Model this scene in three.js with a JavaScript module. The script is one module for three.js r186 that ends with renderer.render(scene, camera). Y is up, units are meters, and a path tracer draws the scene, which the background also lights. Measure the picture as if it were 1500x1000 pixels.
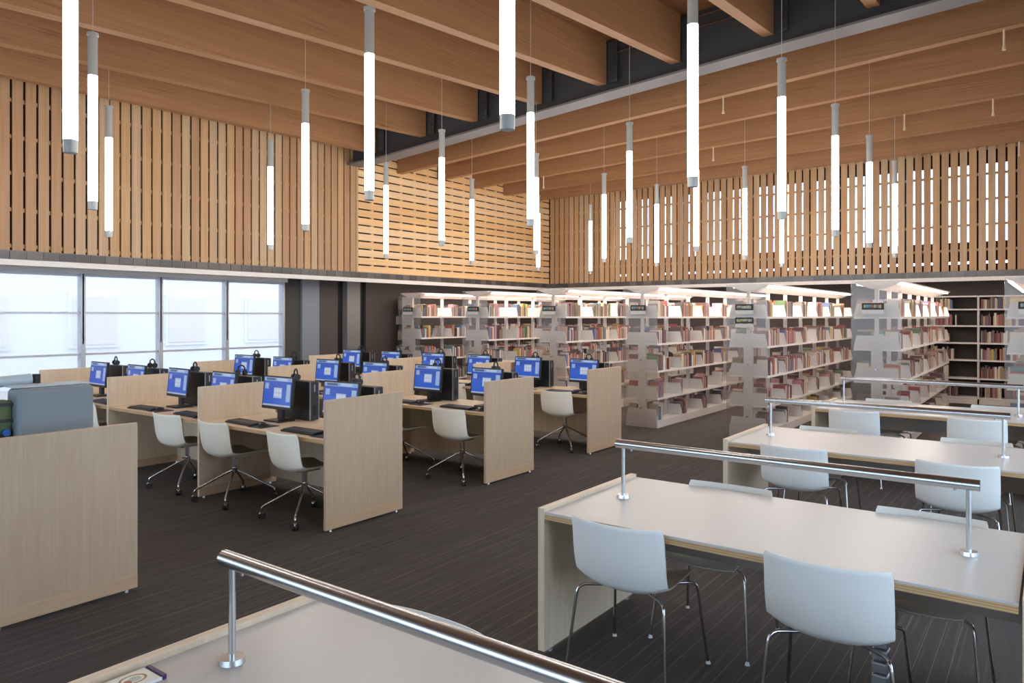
import * as THREE from 'three';
import { RoundedBoxGeometry } from 'three/addons/geometries/RoundedBoxGeometry.js';
import { mergeGeometries, mergeVertices } from 'three/addons/utils/BufferGeometryUtils.js';
import { RectAreaLightUniformsLib } from 'three/addons/lights/RectAreaLightUniformsLib.js';

// ---------------------------------------------------------------- camera, sky, exposure
const scene = new THREE.Scene();
const camera = new THREE.PerspectiveCamera(2 * Math.atan(500 / 1070) * 180 / Math.PI, 1.5, 0.05, 300);
const YAW = 36.6 * Math.PI / 180, EYE = 1.75;
camera.position.set(0, EYE, 0);
camera.lookAt(Math.cos(YAW), EYE, -Math.sin(YAW));
camera.setViewOffset(1500, 1000, 0, 38, 1500, 1000);
camera.updateProjectionMatrix();
scene.background = new THREE.Color(0.76, 0.93, 1.15);
scene.backgroundIntensity = 4.9;
const renderer = new THREE.WebGLRenderer({ antialias: true });
renderer.toneMapping = THREE.LinearToneMapping;
renderer.toneMappingExposure = 1.04;
renderer.shadowMap.enabled = true;
RectAreaLightUniformsLib.init();
const TUBE_POWER = 0.25, TUBE_GLOW = 15.5, STACK_POWER = 28;

// ---------------------------------------------------------------- helpers
function rng(seed) { return () => { seed |= 0; seed = seed + 0x6D2B79F5 | 0; let t = Math.imul(seed ^ seed >>> 15, 1 | seed); t = t + Math.imul(t ^ t >>> 7, 61 | t) ^ t; return ((t ^ t >>> 14) >>> 0) / 4294967296; }; }
const rand = rng(20240611), R = (a, b) => a + (b - a) * rand();
const used = new Map();
function numbered(name) { const n = used.get(name) ?? 0; used.set(name, n + 1); return n ? name + '_' + String(n).padStart(3, '0') : name; }
function tag(o, label, category, group, kind) { o.userData.label = label; if (category) o.userData.category = category; if (group) o.userData.group = group; if (kind) o.userData.kind = kind; return o; }
function mesh(name, geo, mat, parent = scene, at, rot) {
  const m = new THREE.Mesh(geo, mat); m.name = parent === scene ? numbered(name) : name;
  m.castShadow = m.receiveShadow = true; if (at) m.position.set(...at); if (rot) m.rotation.set(...rot);
  parent.add(m); return m;
}
function thing(name, label, category, at = [0, 0, 0], turn = 0, group, kind) {
  const g = new THREE.Group(); g.name = numbered(name); g.position.set(...at); g.rotation.y = turn; scene.add(g);
  return tag(g, label, category, group, kind);
}
function copy(src, at, turn = 0, label, group) {
  const c = src.clone(); c.name = numbered(src.name.replace(/_\d{3}$/, '')); c.userData = { ...src.userData };
  c.position.set(...at); c.rotation.y = turn; if (label) c.userData.label = label; if (group) c.userData.group = group; scene.add(c); return c;
}
// uv in metres; u runs along the grain axis wherever the face holds it
function uvBox(g, grain = 'x', off = [0, 0]) {
  const p = g.attributes.position, n = g.attributes.normal, uv = new Float32Array(p.count * 2), gi = 'xyz'.indexOf(grain);
  for (let i = 0; i < p.count; i++) {
    const nn = [Math.abs(n.getX(i)), Math.abs(n.getY(i)), Math.abs(n.getZ(i))], k = nn.indexOf(Math.max(...nn)), c = [p.getX(i), p.getY(i), p.getZ(i)];
    const ax = [0, 1, 2].filter((a) => a !== k), u = ax.includes(gi) ? gi : ax[0], v = ax.find((a) => a !== u);
    uv[2 * i] = c[u] + off[0]; uv[2 * i + 1] = c[v] + off[1];
  }
  g.setAttribute('uv', new THREE.BufferAttribute(uv, 2)); return g;
}
const box = (sx, sy, sz, grain = 'x', off) => uvBox(new THREE.BoxGeometry(sx, sy, sz), grain, off);
const rbox = (sx, sy, sz, r = 0.004, grain = 'x', off, seg = 2) => uvBox(new RoundedBoxGeometry(sx, sy, sz, seg, r), grain, off);
const moved = (g, x, y, z) => g.translate(x, y, z);
function tube(points, r, seg = 24, rad = 8, tension = 0.5) { return new THREE.TubeGeometry(new THREE.CatmullRomCurve3(points.map((p) => new THREE.Vector3(...p)), false, 'catmullrom', tension), seg, r, rad); }
function rod(a, b, r0, r1 = r0, seg = 12) {
  const A = new THREE.Vector3(...a), B = new THREE.Vector3(...b), d = B.clone().sub(A), g = new THREE.CylinderGeometry(r1, r0, d.length(), seg);
  g.applyQuaternion(new THREE.Quaternion().setFromUnitVectors(new THREE.Vector3(0, 1, 0), d.normalize())); return g.translate(...A.add(B).multiplyScalar(0.5).toArray());
}
function prism(pts, depth) { const s = new THREE.Shape(pts.map((p) => new THREE.Vector2(...p))); const g = new THREE.ExtrudeGeometry(s, { depth, bevelEnabled: false }); return g; }
// a bar with sloping ends: hexahedron from two end rectangles
function hexa(c) { // 8 corners: 0-3 bottom ring, 4-7 top ring
  const g = new THREE.BufferGeometry(), f = [[0, 1, 2, 3], [7, 6, 5, 4], [0, 4, 5, 1], [1, 5, 6, 2], [2, 6, 7, 3], [3, 7, 4, 0]], pos = [];
  for (const q of f) for (const k of [0, 2, 1, 0, 3, 2]) pos.push(...c[q[k]]);
  g.setAttribute('position', new THREE.Float32BufferAttribute(pos, 3)); g.computeVertexNormals();
  const nrm = g.attributes.normal; // make them face outwards
  const cen = c.reduce((a, p) => [a[0] + p[0] / 8, a[1] + p[1] / 8, a[2] + p[2] / 8], [0, 0, 0]);
  const d = (pos[0] - cen[0]) * nrm.getX(0) + (pos[1] - cen[1]) * nrm.getY(0) + (pos[2] - cen[2]) * nrm.getZ(0);
  if (d < 0) { const a = g.attributes.position.array; for (let i = 0; i < a.length; i += 9) for (let k = 0; k < 3; k++) { const t = a[i + 3 + k]; a[i + 3 + k] = a[i + 6 + k]; a[i + 6 + k] = t; } g.computeVertexNormals(); }
  return g;
}

// ---------------------------------------------------------------- textures
function noise2(seed) { // tileable value noise
  const r = rng(seed), N = 256, t = new Float32Array(N * N); for (let i = 0; i < t.length; i++) t[i] = r();
  return (x, y, px, py) => { const xi = Math.floor(x), yi = Math.floor(y), fx = x - xi, fy = y - yi, sx = fx * fx * (3 - 2 * fx), sy = fy * fy * (3 - 2 * fy);
    const w = (a, m) => ((a % m) + m) % m, g = (a, b) => t[(w(b, py) % N) * N + (w(a, px) % N)];
    const a = g(xi, yi), b = g(xi + 1, yi), c = g(xi, yi + 1), d = g(xi + 1, yi + 1); return (a + (b - a) * sx) * (1 - sy) + (c + (d - c) * sx) * sy; };
}
function dataTex(w, h, mw, mh, fn, srgb = true) { // mw x mh metres per repeat
  const d = new Uint8Array(w * h * 4); for (let y = 0; y < h; y++) for (let x = 0; x < w; x++) { const c = fn(x / w, y / h, x, y), o = (y * w + x) * 4; for (let k = 0; k < 3; k++) d[o + k] = Math.max(0, Math.min(255, c[k])); d[o + 3] = 255; }
  const t = new THREE.DataTexture(d, w, h); t.wrapS = t.wrapT = THREE.RepeatWrapping; t.magFilter = THREE.LinearFilter; t.minFilter = THREE.LinearMipmapLinearFilter; t.generateMipmaps = true;
  if (srgb) t.colorSpace = THREE.SRGBColorSpace; t.repeat.set(1 / mw, 1 / mh); t.needsUpdate = true; return t;
}
const n1 = noise2(1), n2 = noise2(2), n3 = noise2(3);
const mixc = (a, b, t) => a.map((v, i) => v + (b[i] - v) * t);
// glued laminated fir: 40 mm laminations, long streaks, a few resin streaks and knots
const fir = dataTex(1024, 512, 5, 1.28, (u, v) => {
  const lam = Math.floor(v * 32), j = (v * 32) % 1, g = n1(u * 10 + lam * 3, v * 160, 10 + 0, 160), g2 = n2(u * 5, v * 60 + lam, 5, 60), tone = n3(lam + 0.5, Math.floor(u * 3 + lam * 0.37) + 0.5, 32, 256);
  let c = mixc([138, 97, 64], [170, 127, 89], 0.35 * g + 0.35 * g2 + 0.3 * tone);
  if (j < 0.05) c = c.map((x) => x * 0.93);
  const res = n2(u * 9 + 3, v * 64 + 7, 9, 64); if (res > 0.86) c = mixc(c, [112, 66, 42], (res - 0.86) * 3.2);
  return c;
});
const slatTex = dataTex(1024, 256, 3, 0.75, (u, v) => {
  const g = n1(u * 6, v * 120, 6, 120), g2 = n2(u * 4, v * 34, 4, 34), g3 = n3(u * 40, v * 220, 40, 220);
  return mixc([178, 146, 112], [208, 179, 146], 0.45 * g + 0.4 * g2 + 0.15 * g3);
});
const litBoardTex = dataTex(1024, 256, 3, 0.75, (u, v) => {  // brighter than the slats: stronger light on the corner wall put into the colour
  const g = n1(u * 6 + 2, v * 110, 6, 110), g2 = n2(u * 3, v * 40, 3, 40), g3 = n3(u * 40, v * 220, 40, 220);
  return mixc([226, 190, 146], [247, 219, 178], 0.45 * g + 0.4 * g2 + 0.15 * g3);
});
const maple = dataTex(512, 1024, 2.4, 1.52, (u, v) => { // u along the grain, veneer leaves 0.19 m wide across it
  const leaf = Math.floor(v * 8), tone = n3(leaf + 0.5, 0.5, 8, 1), g = n1(u * 8 + leaf * 5, v * 190, 8, 190), g2 = n2(u * 16, v * 70 + leaf, 16, 70), f = n1(u * 60, v * 420, 60, 420);
  return mixc([210, 187, 158], [236, 217, 191], 0.3 * g + 0.25 * g2 + 0.3 * tone + 0.15 * f);
});
const ply = dataTex(256, 64, 1.2, 0.04, (u, v) => { const l = Math.floor(v * 8) % 2, g = n1(u * 30, v * 40, 30, 40); return mixc(l ? [172, 132, 88] : [206, 172, 126], [214, 184, 142], 0.4 * g); });
const carpet = dataTex(1024, 1024, 3.6, 1.8, (u, v, x, y) => { // 1.8 mm rows; long thin light yarns about 0.1 m apart
  const band = n3(u * 4, v * 24, 4, 24), fine = n2(u * 200, v * 512, 200, 512), rib = n1(u * 9, v * 170, 9, 170), row = y % 1024, lane = Math.floor(row / 52), at = 8 + Math.floor(n2(lane + 0.5, 3.5, 256, 256) * 36), seg = n1(Math.floor(u * 5 + lane * 0.618) + 0.5, lane + 0.5, 256, 256);
  let c = mixc([58, 52, 49], [76, 69, 65], 0.4 * band + 0.3 * fine + 0.3 * rib);
  if (rib > 0.8) c = mixc(c, [92, 84, 79], 0.5);
  if (seg > 0.35 && (row % 52 === at || row % 52 === at + 1)) c = mixc(c, [150, 140, 130], 0.5);
  return c;
});
const laminate = dataTex(256, 256, 0.5, 0.5, (u, v) => { const f = n1(u * 128, v * 128, 128, 128); return mixc([199, 195, 190], [205, 201, 196], f); });
function canvasTex(w, h, draw) { const c = document.createElement('canvas'); c.width = w; c.height = h; draw(c.getContext('2d'), w, h); const t = new THREE.CanvasTexture(c); t.colorSpace = THREE.SRGBColorSpace; return t; }

// ---------------------------------------------------------------- materials
const S = (o) => new THREE.MeshStandardMaterial(o), P = (o) => new THREE.MeshPhysicalMaterial(o);
const tint = (m, hex) => { const c = m.clone(); c.color = new THREE.Color(hex); return c; };
const M = {
  fir: S({ map: fir, roughness: 0.55 }), slat: S({ map: slatTex, roughness: 0.55 }),
  maple: S({ map: maple, roughness: 0.42 }), ply: S({ map: ply, roughness: 0.5 }), laminate: S({ map: laminate, roughness: 0.32 }),
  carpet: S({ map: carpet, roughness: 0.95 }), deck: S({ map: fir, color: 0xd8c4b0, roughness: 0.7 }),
  darkBack: S({ color: 0x2a211c, roughness: 0.9 }), steelDark: S({ color: 0x3a3b3e, roughness: 0.6 }), flange: S({ color: 0x767479, roughness: 0.5, metalness: 0.2 }),
  white: S({ color: 0xe8e4e0, roughness: 0.5 }), shelf: S({ color: 0xe9e3df, roughness: 0.42 }), shelfGrey: S({ color: 0xd4d0cd, roughness: 0.45 }),
  darkWall: S({ color: 0x5a504c, roughness: 0.8 }), darkWall2: S({ color: 0x4a4745, roughness: 0.7 }), greyPanel: S({ color: 0x8a8f9a, roughness: 0.5 }), column: S({ color: 0x8d8784, roughness: 0.5, metalness: 0.2 }), black: S({ color: 0x141417, roughness: 0.55 }),
  frame: S({ color: 0xb9bcc4, roughness: 0.4, metalness: 0.5 }), plaster: S({ color: 0xdedad4, roughness: 0.8 }),
  chrome: S({ color: 0xd2d4d6, roughness: 0.14, metalness: 1 }), brushed: S({ color: 0xcdd0d3, roughness: 0.26, metalness: 1 }), alu: S({ color: 0xb9bdbc, roughness: 0.4, metalness: 0.35 }),
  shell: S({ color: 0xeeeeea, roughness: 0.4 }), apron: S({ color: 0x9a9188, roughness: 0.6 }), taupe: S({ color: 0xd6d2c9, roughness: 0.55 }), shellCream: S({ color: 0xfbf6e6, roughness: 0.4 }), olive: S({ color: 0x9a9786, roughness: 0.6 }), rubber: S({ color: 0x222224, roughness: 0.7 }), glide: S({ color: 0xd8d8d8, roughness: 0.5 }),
  plastic: S({ color: 0x1b1c20, roughness: 0.45 }), plastic2: S({ color: 0x2b2c31, roughness: 0.5 }), silver: S({ color: 0xa9abb0, roughness: 0.35, metalness: 0.6 }), paper: S({ color: 0xf0efec, roughness: 0.8 }),
  scannerGrey: S({ color: 0x7f8a92, roughness: 0.5 }), scannerLight: S({ color: 0xb4c2cc, roughness: 0.45 }), green: S({ color: 0x6d8055, roughness: 0.7 }), blue: S({ color: 0x2a64b8, roughness: 0.5 }),
  glass: P({ color: 0xf4f8fa, transmission: 1, thickness: 0, roughness: 0.03, ior: 1.5 }), frosted: P({ color: 0xdedad9, transmission: 1, thickness: 0, roughness: 0.3, ior: 1.45 }), acrylic: P({ color: 0xf2efec, transmission: 1, thickness: 0, roughness: 0.22, ior: 1.49 }),
  tubeGlow: S({ color: 0xffffff, emissive: 0xfff8f0, emissiveIntensity: TUBE_GLOW, roughness: 0.4 }), stripGlow: S({ color: 0xffffff, emissive: 0xfff2e6, emissiveIntensity: 10, roughness: 0.4 }),
  sprinkler: S({ color: 0xd9c6ae, roughness: 0.5 }), concrete: S({ color: 0xa9a8a4, roughness: 0.9 }), facade: S({ color: 0xe6eaee, roughness: 0.9 }),
};
M.shadedEndPanel = tint(M.maple, '#e4dcd6');  // shaded copy of the maple: dimmer light on carrel ends tinted in
M.rail = tint(M.maple, '#ecdccf');
const tiles = ['#57514e', '#5f5955', '#4f4a49', '#665f5a', '#4a4747'].map((c) => S({ color: c, roughness: 0.25 }));
const litBoardMats = ['#ffffff', '#fff6e6', '#f6ead8'].map((c) => { const m = tint(M.slat, c); m.map = litBoardTex; return m; });  // lit copies of the slat wood, extra brightness painted in
const slatMats = ['#ffffff', '#f2e6da', '#fff3e2', '#ecdcd0'].map((c) => tint(M.slat, c));

// ---------------------------------------------------------------- setting
const X0 = -4, X1 = 17.4, Z0 = -11.8, Z1 = 1.7, ZW = -11.0, XW = 16.5, SOF = 2.49, BAND = 2.61, GX = 9.62;
const struct = (o, label) => tag(o, label, null, null, 'structure');
struct(mesh('floor', moved(box(X1 - X0 + 1, 0.2, Z1 - Z0 + 1, 'x'), (X0 + X1) / 2, -0.1, (Z0 + Z1) / 2), M.carpet), 'dark grey brown carpet with fine lighter streaks');

// roof heights: underside of the timber at a place
const lerpTab = (t, x) => { if (x <= t[0][0]) return t[0][1]; for (let i = 1; i < t.length; i++) if (x <= t[i][0]) { const [a, b] = [t[i - 1], t[i]]; return a[1] + (b[1] - a[1]) * (x - a[0]) / (b[0] - a[0]); } return t[t.length - 1][1]; };
const endH = [[-11.2, 4.76], [-10.3, 4.81], [-9.02, 4.93], [-7.83, 5.01], [-6.53, 5.08], [-5.38, 5.16], [-4.22, 5.25], [-2.92, 5.34], [-1.7, 5.40], [5, 5.75]];
const slp = [[-11.2, 0.02], [-10.3, 0.023], [-9.02, 0.045], [-7.83, 0.056], [-6.53, 0.069], [-5.38, 0.075], [-4.22, 0.083], [-2.92, 0.09], [5, 0.095]];
const hL = (x, z) => lerpTab(endH, z) - lerpTab(slp, z) * (9.5 - x);
const RB = [[10.85, 4.70, 5.29], [12.08, 4.75, 5.18], [13.28, 4.74, 5.055], [14.5, 4.735, 4.94], [15.75, 4.76, 4.83]];
const hR = (x, z) => lerpTab(RB.map((b) => [b[0], b[1] + (b[2] - b[1]) * (z + 11) / 10.7]), x);
const hG = (z) => lerpTab([[-11.2, 4.66], [-10, 4.69], [-7.24, 4.885], [-5.12, 5.035], [-2.74, 5.185], [-0.63, 5.305], [5, 5.62]], z);
const BD = 0.66;
{ // deck boards above the beams: two sloping sheets with thickness
  const grid = (xs, zs, h) => { const p = [], ix = []; for (const z of zs) for (const x of xs) p.push(x, h(x, z), z); const n = xs.length; for (let j = 0; j + 1 < zs.length; j++) for (let i = 0; i + 1 < n; i++) { const a = j * n + i; ix.push(a, a + 1, a + n, a + 1, a + n + 1, a + n); } const top = p.length / 3; for (let k = 0; k < top; k++) p.push(p[3 * k], p[3 * k + 1] + 0.15, p[3 * k + 2]); ix.push(...ix.map((i) => i + top)); const g = new THREE.BufferGeometry(); g.setAttribute('position', new THREE.Float32BufferAttribute(p, 3)); g.setAttribute('uv', new THREE.Float32BufferAttribute(p.flatMap((_, k) => k % 3 ? [] : [p[k], p[k + 2]]), 2)); g.setIndex(ix); g.computeVertexNormals(); return g; };
  const zs = []; for (let z = Z0 - 0.6; z <= Z1 + 0.6; z += 0.6) zs.push(z); zs.push(Z1 + 0.6);
  const xl = []; for (let x = X0 - 0.5; x < GX; x += 1.2) xl.push(x); xl.push(GX + 0.05);
  const xr = [GX - 0.05, 10.85, 12.08, 13.28, 14.5, 15.75, X1 + 0.6];
  const c = thing('ceiling', 'timber roof deck above the glued laminated beams', null, [0, 0, 0], 0, null, 'structure');
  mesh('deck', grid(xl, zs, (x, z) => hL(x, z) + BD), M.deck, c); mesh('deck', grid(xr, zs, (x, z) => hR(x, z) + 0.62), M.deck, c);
}
// beams on the window side of the girder run towards it; those beyond run beside it
const bw = 0.07;
function uvWorld(g, ax) { const p = g.attributes.position, n = g.attributes.normal, uv = []; const off = [R(0, 9), R(0, 9)]; for (let i = 0; i < p.count; i++) { const c = [p.getX(i), p.getY(i), p.getZ(i)], flat = Math.abs(n.getY(i)) > 0.7, cross = Math.abs([n.getX(i), n.getY(i), n.getZ(i)][ax]) > 0.7; uv.push(c[cross ? 2 - ax : ax] + off[0], (flat ? c[2 - ax] : c[1]) + off[1]); } g.setAttribute('uv', new THREE.Float32BufferAttribute(uv, 2)); return g; }
const lz = [-10.3, -9.02, -7.83, -6.53, -5.38, -4.22, -2.95, -1.72, -0.5, 0.72, 1.94, 3.16];
lz.forEach((z, i) => {
  const a = X0, b = GX - 0.13, ha = hL(a, z), hb = hL(b, z), c = [[a, ha, z - bw], [b, hb, z - bw], [b, hb, z + bw], [a, ha, z + bw]];
  const m = mesh('ceiling_beam', uvWorld(hexa([...c, ...c.map((q) => [q[0], q[1] + BD, q[2]])]), 0), M.fir);
  tag(m, i ? 'laminated timber ceiling beam running from the windows side into the dark steel girder' : 'laminated timber ceiling beam running along the top of the slatted window wall', 'beam', 'timber beams framing into the girder', 'structure');
});
RB.forEach(([x, h0, h1]) => {
  const a = ZW + 0.02, b = Z1, f = (z) => h0 + (h1 - h0) * (z + 11) / 10.7, c = [[x - bw, f(a), a], [x + bw, f(a), a], [x + bw, f(b), b], [x - bw, f(b), b]];
  const m = mesh('ceiling_beam', uvWorld(hexa([...c, ...c.map((q) => [q[0], q[1] + 0.62, q[2]])]), 2), M.fir);
  tag(m, 'laminated timber ceiling beam running beside the girder above the book stacks', 'beam', 'timber beams above the book stacks', 'structure');
});
{ // steel girder: web, flanges, and a bolted angle at every beam end
  const g = thing('steel_girder', 'dark grey steel girder with pale bottom flange carrying the timber beams', 'girder', [0, 0, 0], 0, null, 'structure');
  const bar = (name, x0, x1, lo, hi, mat) => { const zz = [ZW, -10, -7.24, -5.12, -2.74, -0.63, Z1], gs = []; for (let i = 0; i + 1 < zz.length; i++) { const [p, q] = [zz[i], zz[i + 1]], c = [[x0, hG(p) + lo, p], [x1, hG(p) + lo, p], [x1, hG(q) + lo, q], [x0, hG(q) + lo, q]], t = [[x0, hG(p) + hi, p], [x1, hG(p) + hi, p], [x1, hG(q) + hi, q], [x0, hG(q) + hi, q]]; gs.push(hexa([...c, ...t])); } return mesh(name, mergeGeometries(gs), mat, g); };
  bar('web', GX - 0.015, GX + 0.015, 0.02, 0.86, M.steelDark); bar('bottom_flange', GX - 0.17, GX + 0.17, 0, 0.03, M.flange); bar('top_flange', GX - 0.17, GX + 0.17, 0.84, 0.87, M.steelDark);
  for (const z of lz) { const y = hL(9.5, z), an = mesh('connection_angle', moved(box(0.02, BD * 0.92, 0.16), GX - 0.09, y + BD * 0.5, z + 0.15), M.steelDark, g); for (let k = 0; k < 6; k++) mesh('bolt', rod([GX - 0.1, y + 0.08 + k * 0.1, z + 0.18], [GX - 0.125, y + 0.08 + k * 0.1, z + 0.18], 0.014, 0.014, 6), M.steelDark, an); }
}

// slatted upper walls
{
  const w = thing('wall_left', 'light timber wall of upright slats with narrow dark gaps above the windows', null, [0, 0, 0], 0, null, 'structure');
  mesh('backing', moved(box(9.75 - X0, 3.6, 0.1), (X0 + 9.75) / 2, BAND + 1.8, ZW - 0.14), M.darkBack, w);
  for (let h = BAND + 0.06; h < 5.3; h += 0.48) mesh('batten', moved(box(9.7 - X0, 0.05, 0.04, 'x'), (X0 + 9.7) / 2, h, ZW - 0.05), M.slat, w);
  for (let x = 9.61, i = 0; x > X0; x -= 0.1555, i++) { const top = 5.35; mesh('slat', box(0.126 + R(-0.002, 0.002), top - BAND, 0.03, 'y', [R(0, 3), R(0, 0.75)]), slatMats[Math.floor(R(0, 4))], w, [x - 0.0777 + 0.0777, (top + BAND) / 2, ZW - 0.015 + R(-0.002, 0.002)]); }
  // level boards between the girder and the corner
  const v = thing('wall_corner', 'light timber wall of level boards with short dark slots beside the corner', null, [0, 0, 0], 0, null, 'structure');
  const xa = 9.73, xb = XW, L = xb - xa;
  mesh('backing', moved(box(L + 0.6, 3.6, 0.1), (xa + xb) / 2 + 0.3, BAND + 1.8, ZW - 0.14), M.darkBack, v);
  mesh('corner_post', moved(box(0.05, 2.8, 0.04, 'y'), 9.705, BAND + 1.4, ZW - 0.01), M.slat, v);
  for (let x = xa + 0.4; x < xb; x += 0.405) mesh('batten', moved(box(0.07, 2.9, 0.05, 'y'), x, BAND + 1.45, ZW - 0.05), litBoardMats[2], v);
  for (let k = 0; k < 18; k++) mesh('board', box(L, 0.128, 0.03, 'x', [R(0, 3), R(0, 0.75)]), litBoardMats[Math.floor(R(0, 3))], v, [(xa + xb) / 2, BAND + 0.064 + k * 0.157, ZW - 0.015 + R(-0.002, 0.002)]);
}
{
  const w = thing('wall_right', 'light timber wall of upright slats with daylight showing through the gaps', null, [0, 0, 0], 0, null, 'structure');
  const xb = XW + 0.14;
  // dark backing with clerestory openings between mullions
  const zA = ZW, zB = Z1, win0 = -9.135, pitch = 0.612;
  const back = (z0, z1, y0, y1) => mesh('backing', moved(box(0.1, y1 - y0, z1 - z0), xb, (y0 + y1) / 2, (z0 + z1) / 2), M.darkBack, w);
  back(zA - 0.2, win0, BAND, 5.6); back(win0, zB, BAND, 2.745); back(win0, zB, 2.8, 3.17); back(win0, zB, 4.66, 5.6);
  for (let z = win0; z < zB; z += pitch) mesh('mullion', moved(box(0.14, 2.1, 0.15), xb, 3.75, z), M.darkBack, w);
  for (let h = BAND + 0.4; h < 5.3; h += 0.48) mesh('batten', moved(box(0.04, 0.045, zB - zA, 'z'), XW + 0.05, h, (zA + zB) / 2), M.slat, w);
  for (let z = -0.6436, i = 0; z > zA + 0.05; z -= 0.1531) slat(z); for (let z = -0.4905; z < zB; z += 0.1531) slat(z);
  function slat(z) { mesh('slat', box(0.03, 5.25 - BAND, 0.122 + R(-0.002, 0.002), 'y', [R(0, 3), R(0, 0.75)]), slatMats[Math.floor(R(0, 4))], w, [XW + 0.015 + R(-0.002, 0.002), (5.25 + BAND) / 2, z]); }
  for (let z = win0; z < zB; z += pitch) mesh('pane', moved(box(0.012, 1.5, pitch - 0.15), xb + 0.02, 3.915, z + pitch / 2), M.glass, w);
}
// tile band and white soffits
{
  const t = thing('trim_1', 'band of dark square tiles under the slatted timber walls', null, [0, 0, 0], 0, null, 'structure');
  mesh('grout', moved(box(XW - X0, BAND - SOF, 0.06), (X0 + XW) / 2, (BAND + SOF) / 2, ZW - 0.035), M.flange, t); mesh('grout', moved(box(0.06, BAND - SOF, Z1 - ZW), XW + 0.035, (BAND + SOF) / 2, (Z1 + ZW) / 2), M.flange, t);
  const ga = box(0.19, 0.104, 0.012), gb = box(0.012, 0.104, 0.19);
  for (let x = 3.76 - 0.2 * 36; x < XW - 0.1; x += 0.2) if (x > X0) mesh('tile', ga, tiles[Math.floor(R(0, 5))], t, [x + 0.1, (BAND + SOF) / 2, ZW - 0.003]);
  for (let z = ZW + 0.12; z < Z1; z += 0.2) mesh('tile', gb, tiles[Math.floor(R(0, 5))], t, [XW + 0.003, (BAND + SOF) / 2, z]);
  const s = thing('soffit', 'white soffit and fascia strip under the tile band', null, [0, 0, 0], 0, null, 'structure');
  mesh('soffit_board', moved(box(XW - X0 + 0.9, 0.12, ZW - Z0 + 0.05), (X0 + XW + 0.9) / 2, SOF + 0.062, (Z0 + ZW) / 2 - 0.06), M.white, s); mesh('soffit_board', moved(box(X1 - XW, 0.12, Z1 - ZW), (X1 + XW) / 2 + 0.06, SOF + 0.062, (Z1 + ZW) / 2), M.white, s);
  mesh('fascia', moved(box(XW - X0, 0.075, 0.03), (X0 + XW) / 2, SOF - 0.0375, ZW - 0.02), M.white, s); mesh('fascia', moved(box(0.03, 0.075, Z1 - ZW), XW + 0.02, SOF - 0.0375, (Z1 + ZW) / 2), M.white, s);
}
// lower wall on the window side: dark panels, then windows with frosted panes
{
  const d = thing('wall_lower', 'dark grey and brown wall panels between the windows and the book stacks', null, [0, 0, 0], 0, null, 'structure');
  const seg = (a, b, m, dz = 0, name = 'wall_panel') => mesh(name, moved(box(b - a, SOF, 0.2), (a + b) / 2, SOF / 2, Z0 - 0.1 + dz), m, d);
  seg(8.62, 8.97, M.darkWall2); seg(8.97, 9.38, M.greyPanel, 0.06); seg(9.38, 9.88, M.darkWall, 0.02); seg(9.88, 10.06, M.black, -0.05); seg(10.06, 10.41, M.column, 0.1); seg(10.41, 10.64, M.black, -0.05); seg(10.64, X1 + 0.3, M.darkWall, 0.02);
  const fw = thing('wall_far', 'dark brown wall behind the far bookcase', null, [0, 0, 0], 0, null, 'structure');
  mesh('wall_panel', moved(box(0.2, SOF + 0.1, Z1 - Z0), X1 + 0.1, SOF / 2, (Z0 + Z1) / 2), M.darkWall, fw);
  let n = 1;
  for (let x = 8.56; x > X0; x -= 1.193, n++) {
    const a = x - 1.193, cx = (a + x) / 2, w = thing('window_' + n, 'tall frosted window with pale metal frame and two transoms', null, [cx, 0, Z0], 0, null, 'structure');
    const H0 = 0.28, H1 = 2.36;
    for (const s of [-1, 1]) mesh('frame_post', moved(box(0.045, H1 - H0 + 0.1, 0.12), s * 0.585, (H0 + H1) / 2, 0), M.frame, w);
    for (const [y, h] of [[H0, 0.08], [1.165, 0.03], [1.79, 0.03], [H1 + 0.015, 0.07]]) mesh(h < 0.05 ? 'transom' : 'frame_rail', moved(box(1.16, h, 0.07), 0, y, 0), M.frame, w);
    for (const [y0, y1] of [[H0 + 0.04, 1.15], [1.18, 1.775], [1.805, H1 - 0.02]]) mesh('pane', moved(box(1.13, y1 - y0, 0.01), 0, (y0 + y1) / 2, -0.02), M.frosted, w);
  }
  const sill = thing('wall_sill', 'low wall under the windows', null, [0, 0, 0], 0, null, 'structure');
  mesh('sill_wall', moved(box(8.62 - X0, 0.24, 0.2), (8.62 + X0) / 2, 0.12, Z0 - 0.05), M.plaster, sill); mesh('header', moved(box(8.62 - X0, 0.14, 0.16), (8.62 + X0) / 2, 2.45, Z0), M.white, sill);
}
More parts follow.
